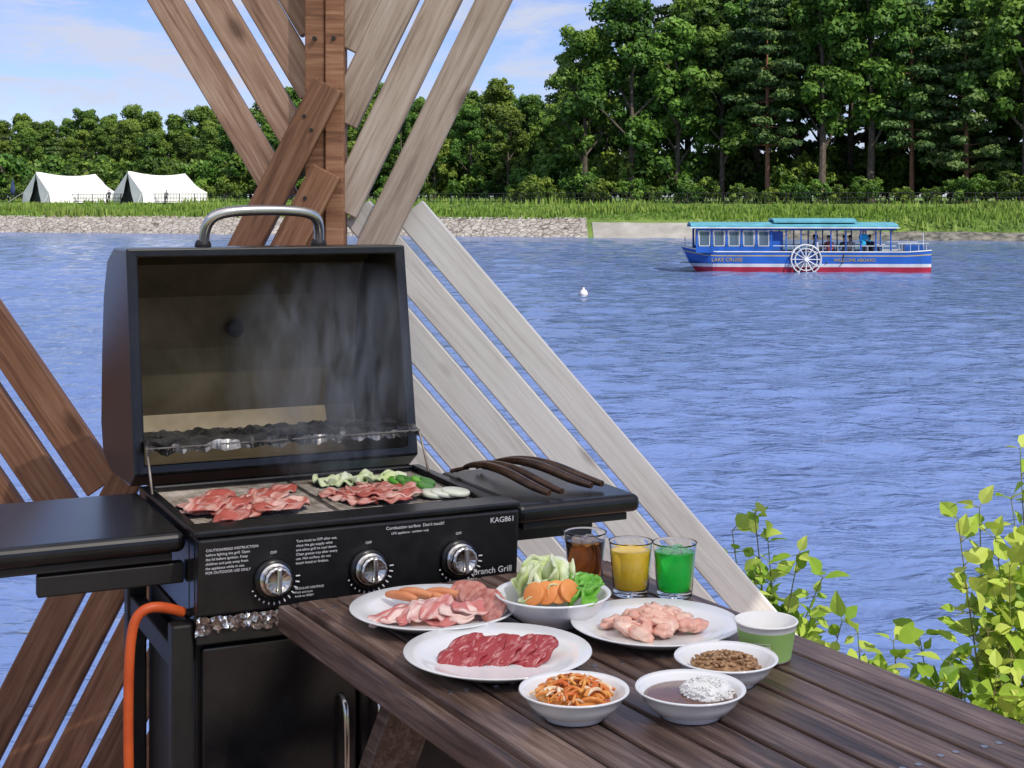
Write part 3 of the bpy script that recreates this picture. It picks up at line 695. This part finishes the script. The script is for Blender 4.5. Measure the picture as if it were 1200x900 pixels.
for i in range(9):
    slicem("green_pepper_piece",.055,.024,(.035+.030*random.random(),-.045+.06*random.random(),.046+.008*random.random()),(random.uniform(-.5,.8),random.uniform(-.5,.3),R(50)+random.uniform(-.6,.6)),m_pep,.004,.003,fold=.9,seed=90+i,parent=par)
for i in range(4): disc("carrot_slice",(-.030+.018*i,-.052+.002*i,.056+.001*i),.018,.005,m_car,(R(62),R(12*(i-1.5)),R(-30+20*i)),par,1.0)
disc("onion_slice",(-.0,.02,.078),.026,.007,m_oni,(R(25),R(-10),0),par)
px,py=.288,2.01; bowl(px,py,.070,.034); par=empty("minced_meat_serving",(px,py,TZ)); m_mince=M("mince",(.22,.10,.04),(.48,.30,.15),rough=.5,scale=60)
blob("mince_mound",(0,0,.022),(.045,.045,.012),m_mince,3,.2,3,parent=par)
random.seed(9)
for i in range(150):
    a=random.uniform(0,6.28); q=math.sqrt(random.random()); blob("mince_crumb",(.047*q*math.cos(a),.047*q*math.sin(a),.026+.012*(1-q*q)),(random.uniform(.002,.0045),.003,.0025),m_mince,i,.5,2,(0,0,random.uniform(0,3)),par,1)
px,py=.078,1.878; bowl(px,py,.070,.034); par=empty("kimchi_serving",(px,py,TZ)); mk1=M("kimchi_red",(.62,.12,.02),(.80,.38,.08),rough=.25,scale=30); mk2=M("kimchi_pale",(.75,.45,.22),(.85,.72,.52),rough=.25,scale=30)
blob("kimchi_mound",(0,0,.022),(.046,.046,.012),mk1,3,.2,3,parent=par)
for i in range(110):
    a=random.uniform(0,6.28); q=math.sqrt(random.random()); x,y=.044*q*math.cos(a),.044*q*math.sin(a); z=.03+.018*(1-q*q); t=random.uniform(0,3.14); l=random.uniform(.006,.015)
    tube("kimchi_strip",[(x-l*math.cos(t),y-l*math.sin(t),z-.003),(x-l*.3*math.cos(t+.6),y-l*.3*math.sin(t+.6),z+random.uniform(0,.008)),(x+l*.4*math.cos(t-.5),y+l*.4*math.sin(t-.5),z+.002),(x+l*math.cos(t),y+l*math.sin(t),z-.003)],random.uniform(.0013,.0028),random.choice([mk1,mk1,mk2]),par,res=3)
px,py=.225,1.884; bowl(px,py,.070,.034); par=empty("curry_rice_serving",(px,py,TZ)); m_curry=M("curry",(.13,.065,.05),(.20,.10,.075),rough=.15,scale=15,bmp=.1); m_rice=M("rice",(.78,.77,.72),(.84,.83,.80),rough=.4,scale=60)
disc("curry_sauce",(0,0,.024),.0575,.003,m_curry,parent=par,seg=40)
blob("rice_mound",(.022,.006,.026),(.032,.034,.016),m_rice,3,.25,3,parent=par)
for i in range(230):
    d=Vector((random.gauss(0,1),random.gauss(0,1),abs(random.gauss(0,1)))).normalized(); blob("rice_grain",(.022+.0325*d.x,.006+.0345*d.y,.026+.0165*d.z),(.0034,.0014,.0014),m_rice,0,0,1,(random.uniform(-.6,.6),random.uniform(-.6,.6),random.uniform(0,3)),par,1)
def glass(name,x,y,mat,r=.037,h=.088,fill=.074,ice=True):
    e=empty(name,(x,y,TZ))
    lathe("tumbler",[(0,.0),(r*.74,.0),(r*.78,.003),(r*.97,h-.002),(r,h),(r*.96,h),(r*.93,h-.004),(r*.76,.012),(r*.7,.009),(0,.009)],m_glass,parent=e,seg=48)
    rr=lambda z: r*(.755+(.93-.76)*(z-.012)/(h-.016))-.0006
    lathe("drink",[(0,.0098),(r*.68,.0098),(rr(.013),.013),(rr(fill),fill),(rr(fill)*.9,fill-.0006),(0,fill-.0008)],mat,parent=e,seg=48)
    if ice:
        for i in range(5):
            a=i*1.26+x*9; box("ice_cube",(.015*math.cos(a)-.008,.015*math.sin(a)-.008,fill-.009),(.015*math.cos(a)+.008,.015*math.sin(a)+.008,fill+.005),m_ice,e,.003,(.3*math.sin(a*3),.3*math.cos(a*2),a))
glass("cola_glass",.124,2.53,m_cola); glass("orange_juice_glass",.196,2.462,m_juice,ice=False); glass("melon_soda_glass",.267,2.452,m_melon)
m_cupg=M("cup_green",(.34,.55,.15),(.38,.60,.19),rough=.5,scale=20); m_paper=M("paper",(.80,.79,.75),(.83,.82,.79),rough=.6,scale=40)
cup=empty("paper_cup",(.360,2.115,TZ))
lathe("cup_body",[(0,.003),(.031,.003),(.0325,0),(.0345,.003),(.0348,.004),(.0415,.044),(.0418,.0445),(.0425,.052),(.0445,.0525),(.045,.054),(.044,.0555),(.0415,.0545),(.0375,.03),(.032,.008),(0,.008)],None,parent=cup,mats=[m_paper,m_cupg],mfun=lambda i:1 if 3<=i<=5 else 0,seg=64)
mb=MB(); 
rz=lambda z:.0348+(z-.004)*.1675+.0006
for kk,(zz,hh) in enumerate(((.024,.012),(.031,.002),(.016,.002))):
    for i in range(8):
        a0=R(-125)+i*.075; a1=a0+.06
        mb.add([(math.cos(a)*rz(z),math.sin(a)*rz(z),z) for a,z in((a0,zz-hh*.3),(a1,zz-hh*.3),(a1,zz+hh*.3),(a0,zz+hh*.3))],[(0,1,2,3)])
mb.obj("cup_print",[m_paper],cup)
# ------------------------------------------------------------------ gas grill
G=empty("gas_grill",(-.518,2.45,0),(0,0,math.atan2(.426,.905)))
BW=.58; BD=.47
box("firebox_front",(0,.012,.70),(BW,.05,.845),m_black,G,.004)
box("firebox_left",(0,.051,.70),(.022,BD,.850),m_black,G,.004); box("firebox_right",(BW-.022,.051,.70),(BW,BD,.850),m_black,G,.004)
box("firebox_back",(.023,BD-.022,.70),(BW-.023,BD,.852),m_black,G,.004); box("firebox_floor",(.023,.051,.70),(BW-.023,BD-.023,.77),m_soot,G,0)
box("top_lip",(-.004,-.012,.8465),(BW+.004,.056,.858),m_black,G,.004,seg=3)
mk("control_panel",[(0,-.006,.716),(BW,-.006,.716),(BW,-.016,.845),(0,-.016,.845),(0,.0115,.716),(BW,.0115,.716),(BW,.0115,.845),(0,.0115,.845)],[(0,1,2,3),(5,4,7,6),(4,0,3,7),(1,5,6,2),(3,2,6,7),(4,5,1,0)],m_panel,G,bevel=.004)
for u in (.1265,.294,.462):
    k=empty("knob",(u,-.013,.769),(R(90)-.08,0,0),G)
    lathe("bezel",[(0,.0),(.034,.0),(.034,.004),(.031,.007),(.028,.009),(0,.009)],m_black,parent=k,seg=48)
    lathe("knob_skirt",[(.0,.009),(.0275,.009),(.0275,.013),(.026,.016),(0,.016)],m_steel,parent=k,seg=48)
    lathe("knob_grip",[(0,.016),(.0235,.016),(.0235,.030),(.0215,.0335),(.018,.034),(.0175,.0325),(0,.0325)],m_steel,parent=k,seg=112,flute=.018)
    box("knob_pointer",(-.004,-.0215,.0326),(.004,.0215,.040),m_steel,k,.002)
    mb=MB()
    for i in range(13):
        a=R(205+i*13); r0,r1=.0385,.0385+.0008*i*.5+.0025
        c,s_=math.cos(a),math.sin(a); t=.0011
        mb.add([(c*r0-s_*t,s_*r0+c*t,.0008),(c*r0+s_*t,s_*r0-c*t,.0008),(c*r1+s_*t,s_*r1-c*t,.0008),(c*r1-s_*t,s_*r1+c*t,.0008)],[(0,1,2,3)])
    mb.obj("dial_marks",[m_print],k)
def text(s,u,z,size,parent=G,mat=m_print,name="panel_lettering"):
    cu=bpy.data.curves.new(name,'FONT'); cu.body=s; cu.size=size; cu.extrude=.0002; cu.materials.append(mat)
    o=bpy.data.objects.new(name,cu); o.location=(u,-.0066-(z-.716)*.0775-.0006,z); o.rotation_euler=(R(90)+.077,0,0); link(o,parent)
    return o
text("KAG861",.522,.826,.0135); text("Branch Grill",.492,.735,.0155)
for j,s in enumerate(("CAUTION/READ INSTRUCTION","before lighting the grill. Open","the lid before ignition. Keep","children and pets away from","the appliance while in use.","FOR OUTDOOR USE ONLY")): text(s,.012,.825-.0075*j,.0062)
for j,s in enumerate(("Turn knob to OFF after use,","close the gas supply valve","and allow grill to cool down.","Clean grease tray after every","use. Hot surface, do not","touch hood or firebox.")): text(s,.165,.826-.0075*j,.0062)
for j,s in enumerate(("REGULAR LIGHTING","Push and turn","knob to HIGH")): text(s,.165,.745-.0065*j,.0055)
text("Combustion surface  Don't touch!",.325,.832,.0078); text("LPG appliance - outdoor only",.335,.823,.0058)
for u in(.1265,.294,.462): text("OFF",u-.006,.811,.0065)
mb=MB(); nu=60
vs=[]
for i in range(nu+1):
    for j in range(5):
        u=.0+.30*i/nu; vs.append((u,-.004+.006*random.uniform(-1,1)+.004*j,.714-.008*j+random.uniform(-.002,.002)))
mb.add(vs,[(i*5+j,(i+1)*5+j,(i+1)*5+j+1,i*5+j+1) for i in range(nu) for j in range(4)]); mb.obj("foil_liner",[m_foil],G)
mb=MB(); zt=.838
for (u0,u1) in((.028,.286),(.292,.552)):
    v0,v1=.060,.442; st=.0105
    u=u0
    while u<=u1+1e-6: mb.beam((u,v0,zt),(u,v1,zt),.0009,.0009,4); u+=st
    v_=v0
    while v_<=v1: mb.beam((u0,v_,zt+.0014),(u1,v_,zt+.0014),.0009,.0009,4); v_+=st
    for a,b in(((u0,v0),(u1,v0)),((u1,v0),(u1,v1)),((u1,v1),(u0,v1)),((u0,v1),(u0,v0))): mb.beam((*a,zt+.001),(*b,zt+.001),.0026,.0026,6)
mb.obj("cooking_net",[m_wire],G)
mb=MB()
for i in range(18): mb.beam((.04+.0295*i,.055,zt-.012),(.04+.0295*i,.445,zt-.012),.004,.004,5)
mb.obj("cooking_grate",[m_blackm],G)
prof=[(.455,.872),(.50,.845),(.70,.842),(.79,.865),(.815,.93),(.805,1.08),(.785,1.20),(.745,1.275),(.67,1.304),(.535,1.305)]
cxp,czp=.60,1.07
pin=[(cxp+(a-cxp)*.935,czp+(b_-czp)*.945) for i,(a,b_) in enumerate(prof)]
pin[0]=(.459,.892); pin[-1]=(.534,1.287)
U0,U1=-.012,.572; I0,I1=U0+.022,U1-.022; n=len(prof)
v=[(U0,a,b_) for a,b_ in prof]+[(U1,a,b_) for a,b_ in prof]+[(I0,a,b_) for a,b_ in pin]+[(I1,a,b_) for a,b_ in pin]; f=[];mi=[]
for i in range(n-1):
    f.append((i,i+1,n+i+1,n+i)); mi.append(0); f.append((2*n+i,3*n+i,3*n+i+1,2*n+i+1)); mi.append(1)
f.append(tuple(range(n))[::-1]); mi.append(0); f.append(tuple(range(n,2*n))); mi.append(0)
f.append(tuple(range(2*n,3*n))); mi.append(2); f.append(tuple(range(3*n,4*n))[::-1]); mi.append(2)
f+=[(0,n,3*n,2*n),(n-1,2*n+n-1,3*n+n-1,2*n-1),(0,2*n,3*n-1,n-1),(n,2*n-1,4*n-1,3*n)]; mi+=[0]*4
m_side=M("hood_side_inner",(.02,.017,.013),(.06,.05,.034),rough=.4,scale=6,metal=.3)
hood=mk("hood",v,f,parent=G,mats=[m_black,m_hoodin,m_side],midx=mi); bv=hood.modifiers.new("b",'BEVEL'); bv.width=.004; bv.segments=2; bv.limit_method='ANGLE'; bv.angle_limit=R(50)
tube("hood_handle",[(.165,.64,1.29),(.165,.635,1.33),(.170,.62,1.362),(.20,.61,1.378),(.29,.61,1.381),(.38,.61,1.378),(.41,.62,1.362),(.415,.635,1.33),(.415,.64,1.29)],.0115,m_steel,G,res=10)
for u in(.165,.415): lathe("handle_ferrule",[(0,0),(.017,0),(.017,.012),(.013,.02),(0,.02)],m_blackm,(u,.64,1.298),G,24)
lathe("thermometer_stem",[(0,0),(.016,0),(.019,.004),(.018,.010),(.012,.014),(.006,.02),(0,.022)],m_blackm,(.266,.772,1.12),G,24,(R(90),0,0))
mb=MB()
for i in range(30): mb.beam((.01+.0186*i,.425,.925),(.01+.0186*i,.60,.925),.0018,.0018,5)
for v_ in(.425,.48,.54,.60): mb.beam((.003,v_,.9275),(.562,v_,.9275),.0018,.0018,6)
mb.obj("warming_rack",[m_wire],G)
vs=[];nu,nv=90,12
for i in range(nu+1):
    fr_=.012*mnoise.noise(Vector((i*.23,7,0)))
    for j in range(nv+1):
        dr=-.016+fr_*.5 if j==0 else (-.005 if j==1 else 0)
        vs.append((.005+.56*i/nu,.416+.17*j/nv+(random.uniform(-.004,.004) if j==0 else 0),.9340+.009*mnoise.noise(Vector((i*.25,j*.5,0)))+dr+random.uniform(-.002,.002)))
m_foild=M("sooty_foil",(.05,.047,.042),(.62,.61,.60),rough=.28,metal=.9,scale=11,bmp=.7,bd=.004,lo=.40,hi=.66)
mk("rack_foil",vs,[(i*(nv+1)+j,(i+1)*(nv+1)+j,(i+1)*(nv+1)+j+1,i*(nv+1)+j+1) for i in range(nu) for j in range(nv)],m_foild,G)
for u in(.006,.562): tube("rack_arm",[(u,.43,.93),(u,.40,.89),(u,.375,.85)],.0025,m_wire,G,False)
def shelf(u0,u1,v0,v1,z,name):
    box(name,(u0,v0,z-.034),(u1,v1,z),m_black,G,.014,seg=4)
    box(name+"_inner",(u0+.02,v0+.02,z-.05),(u1-.02,v1-.02,z-.036),m_blackm,G,.002)
shelf(-.335,-.004,.05,.44,.846,"left_shelf"); shelf(.584,.842,.0,.38,.848,"right_shelf")
for v_ in(.09,.38): box("shelf_bracket",(-.24,v_-.012,.755),(-.002,v_+.012,.79),m_blackm,G,.003); box("shelf_bracket",(.584,v_-.012,.765),(.78,v_+.012,.797),m_blackm,G,.003)
for u in(-.035,.575):
    for v_ in(.02,.40): box("leg",(u,v_,.03),(u+.036,v_+.036,.70),m_blackm,G,.004)
    box("side_rail",(u+.004,.058,.62),(u+.03,.398,.66),m_blackm,G,.003); box("side_rail",(u+.004,.058,.10),(u+.03,.398,.14),m_blackm,G,.003)
box("cabinet",(.008,.045,.10),(.57,.42,.685),m_blackm,G,.004)
box("door_left",(.016,.026,.11),(.286,.0445,.655),m_black,G,.004); box("door_right",(.292,.026,.11),(.562,.0445,.655),m_black,G,.004)
box("drip_tray_rail",(.004,.014,.664),(.572,.044,.698),m_blackm,G,.003)
for u in(.258,.320):
    tube("door_handle",[(u,.026,.545),(u,.004,.54),(u,-.004,.52),(u,-.004,.40),(u,-.004,.34),(u,.004,.315),(u,.026,.31)],.0055,m_steel,G)
tube("gas_hose",[(-.012,.045,.715),(-.05,.03,.735),(-.085,.03,.735),(-.10,.035,.70),(-.103,.04,.60),(-.10,.05,.4),(-.09,.04,.2),(-.10,.05,.03)],.0085,m_orange,G,res=12)
tube("gas_pipe",[(-.075,.06,.725),(-.04,.05,.722),(.02,.05,.705)],.007,m_blackm,G)
rs_=random.Random(30)
for i in range(16):
    slicem("grilling_meat_slice",rs_.uniform(.09,.13),rs_.uniform(.05,.065),(.075+.0125*(i%12)+rs_.uniform(-.01,.01),.10+.18*rs_.random(),.845+.0022*i*.45),(rs_.uniform(-.10,.10),rs_.uniform(-.07,.07),rs_.uniform(-.2,1.0)),m_cookm,.006,.003,seed=200+i,parent=G)
for i in range(12):
    slicem("grilling_meat_slice",rs_.uniform(.07,.10),rs_.uniform(.045,.06),(.335+.009*i+rs_.uniform(-.008,.008),.15+.15*rs_.random(),.845+.0022*i*.45),(rs_.uniform(-.10,.10),rs_.uniform(-.07,.07),rs_.uniform(-1.0,.3)),m_cookm,.006,.003,seed=300+i,parent=G)
for i in range(7): slicem("grilling_cabbage",.058,.04,(.34+.024*i,.36+rs_.uniform(-.03,.03),.850),(rs_.uniform(-.3,.3),0,rs_.uniform(0,3)),m_cab,.010,.002,seed=400+i,parent=G)
for i in range(8): disc("grilling_zucchini",(.468+.013*(i%5),.310-.03*(i//5)-.008*i,.849+.003*(i%2)),.017,.009,m_cuke if i%3 else m_pep,(R(12),R(14),0),G)
for i in range(3): disc("grilling_onion",(.490+.018*i,.170-.010*i,.848+.002*i),.027,.008,m_oni,(R(4),R(5),0),G)
m_tong=M("tong_handle",(.035,.018,.010),(.08,.042,.025),rough=.22,scale=30)
def tongs(x,y,a):
    e=empty("grill_tongs",(x,y,.8495),(0,0,a),G)
    for s,l in((1,1),(-1,.97)):
        tube("arm",[(-.13,0,.020),(-.095,s*.007,.034),(-.02,s*.013,.038),(.05,s*.015,.026),(.10*l,s*.015,.014),(.14*l,s*.014,.010)],.0085,m_tong,e,radii=[.5,.8,1.0,1.1,1,.7])
        tube("tong_end",[(-.12,0,.020),(-.15,0,.014),(-.165,s*.008,.008)],.004,m_tong,e)
tongs(.640,.165,-1.30); tongs(.725,.190,-1.15)
m_smoke=bpy.data.materials.new("smoke"); m_smoke.use_nodes=True; nt=m_smoke.node_tree; nt.nodes.clear(); L=nt.links
out=nt.nodes.new('ShaderNodeOutputMaterial'); vs_=nt.nodes.new('ShaderNodeVolumeScatter'); vs_.inputs['Color'].default_value=(.92,.94,.96,1); L.new(vs_.outputs[0],out.inputs['Volume'])
n_=noise(nt,coords(nt,(6,6,1.8),False),2.2,4,.6,1.6); r_=ramp(nt,[(.46,(0,0,0)),(.66,(1,1,1))],n_)
tc=nt.nodes.new('ShaderNodeTexCoord'); gr=nt.nodes.new('ShaderNodeTexGradient'); gr.gradient_type='SPHERICAL'; mpp=nt.nodes.new('ShaderNodeMapping'); mpp.inputs['Scale'].default_value=(4.6,6.5,4.2); L.new(tc.outputs['Object'],mpp.inputs[0]); L.new(mpp.outputs[0],gr.inputs[0])
mm=nt.nodes.new('ShaderNodeMath'); mm.operation='MULTIPLY'; L.new(r_.outputs[0],mm.inputs[0]); L.new(gr.outputs['Fac'],mm.inputs[1]); m2=nt.nodes.new('ShaderNodeMath'); m2.operation='MULTIPLY'; m2.inputs[1].default_value=14; L.new(mm.outputs[0],m2.inputs[0]); L.new(m2.outputs[0],vs_.inputs['Density'])
box("smoke",(.12,.14,.876),(.52,.41,1.28),m_smoke,G,0)
# ------------------------------------------------------------------ near plants
m_nl=leafmat("near_leaf",(.12,.26,.02),(.30,.48,.05),(.50,.62,.12),.4); m_stem=M("stem",(.12,.2,.04),(.2,.16,.07),rough=.7,scale=20)
def plant(name,root,tips,seed,ls=.056,per=6):
    random.seed(seed); V=[];F=[];T=[]; mb=MB()
    for tip in tips:
        r=Vector(root)+Vector((random.uniform(-.15,.15),random.uniform(-.1,.1),0)); t=Vector(tip); mid=(r+t)/2+Vector((random.uniform(-.15,.15),random.uniform(-.1,.1),.12)); prev=r
        K=22
        for k in range(1,K+1):
            s=k/K; p=r*(1-s)**2+mid*2*s*(1-s)+t*s*s; mb.beam(prev,p,.005*(1-s)+.0015,.005*(1-s)+.0012,5); 
            if s>.4:
                for _ in range(per if s<.9 else 3):
                    d=(p-prev).normalized(); side=Vector((random.gauss(0,1),random.gauss(0,1),random.gauss(.1,.7))).normalized(); ax=(side+d*.4).normalized()
                    base=p+ax*random.uniform(.012,.065)*(1 if s<.85 else .4); L_=ls*random.uniform(.5,1.3); nrm=Vector((random.gauss(0,.6),random.gauss(-.5,.6),1)); b_=ax.cross(nrm).normalized(); nn=b_.cross(ax)
                    mb.beam(p,base,.0012,.001,4)
                    bi=len(V); tn=random.uniform(.0,.95)
                    for (u,w,h_) in((0,0,0),(.18,.26,.05),(.42,.34,.06),(.72,.2,.0),(1,0,-.14),(.72,-.2,.0),(.42,-.34,.06),(.18,-.26,.05),(.45,0,-.02)):
                        q=base+ax*(L_*u)+b_*(L_*w)+nn*(L_*h_); V.append(tuple(q)); T.append(tn)
                    for k2 in range(8): F.append((bi+8,bi+k2,bi+(k2+1)%8))
            prev=p
    nb=len(mb.v); me=bpy.data.meshes.new(name); me.from_pydata(mb.v+V,[],mb.f+[tuple(nb+i for i in f) for f in F]); me.materials.append(m_stem); me.materials.append(m_nl)
    me.polygons.foreach_set("material_index",[0]*len(mb.f)+[1]*len(F)); at=me.attributes.new("tint",'FLOAT','POINT'); at.data.foreach_set("value",[0.0]*nb+T); me.update()
    link(bpy.data.objects.new(name,me))
plant("leafy_shrub",(.75,4.2,-1.0),[(.56,3.8,.56),(.62,3.82,.60),(.66,3.85,.52),(.73,3.8,.50),(.79,3.8,.44),(.68,3.9,.36),(.61,3.75,.46),(.84,3.8,.33),(.76,3.8,.34),(.66,3.7,.34),(.72,3.7,.26)],1)
plant("leafy_shrub",(1.15,4.2,-1.05),[(.88,3.8,.30),(.97,3.8,.28),(1.05,3.85,.28),(1.14,3.8,.27),(1.22,3.85,.32),(1.30,3.8,.36),(1.36,3.9,.44),(1.05,3.7,.2),(1.2,3.7,.22),(1.38,3.8,.28),(1.28,3.7,.15),(.98,3.7,.18),(1.1,3.75,.24),(.92,3.75,.22)],2)
plant("leafy_shrub",(1.55,4.1,-1.0),[(1.12,3.75,.60),(1.19,3.8,.62),(1.23,3.8,.54),(1.22,3.8,.42),(1.39,3.8,.7),(1.45,3.9,.6),(1.31,3.85,.76),(1.27,3.8,.64),(1.25,3.75,.48),(1.18,3.75,.36)],3)
print("objects",len(bpy.data.objects))
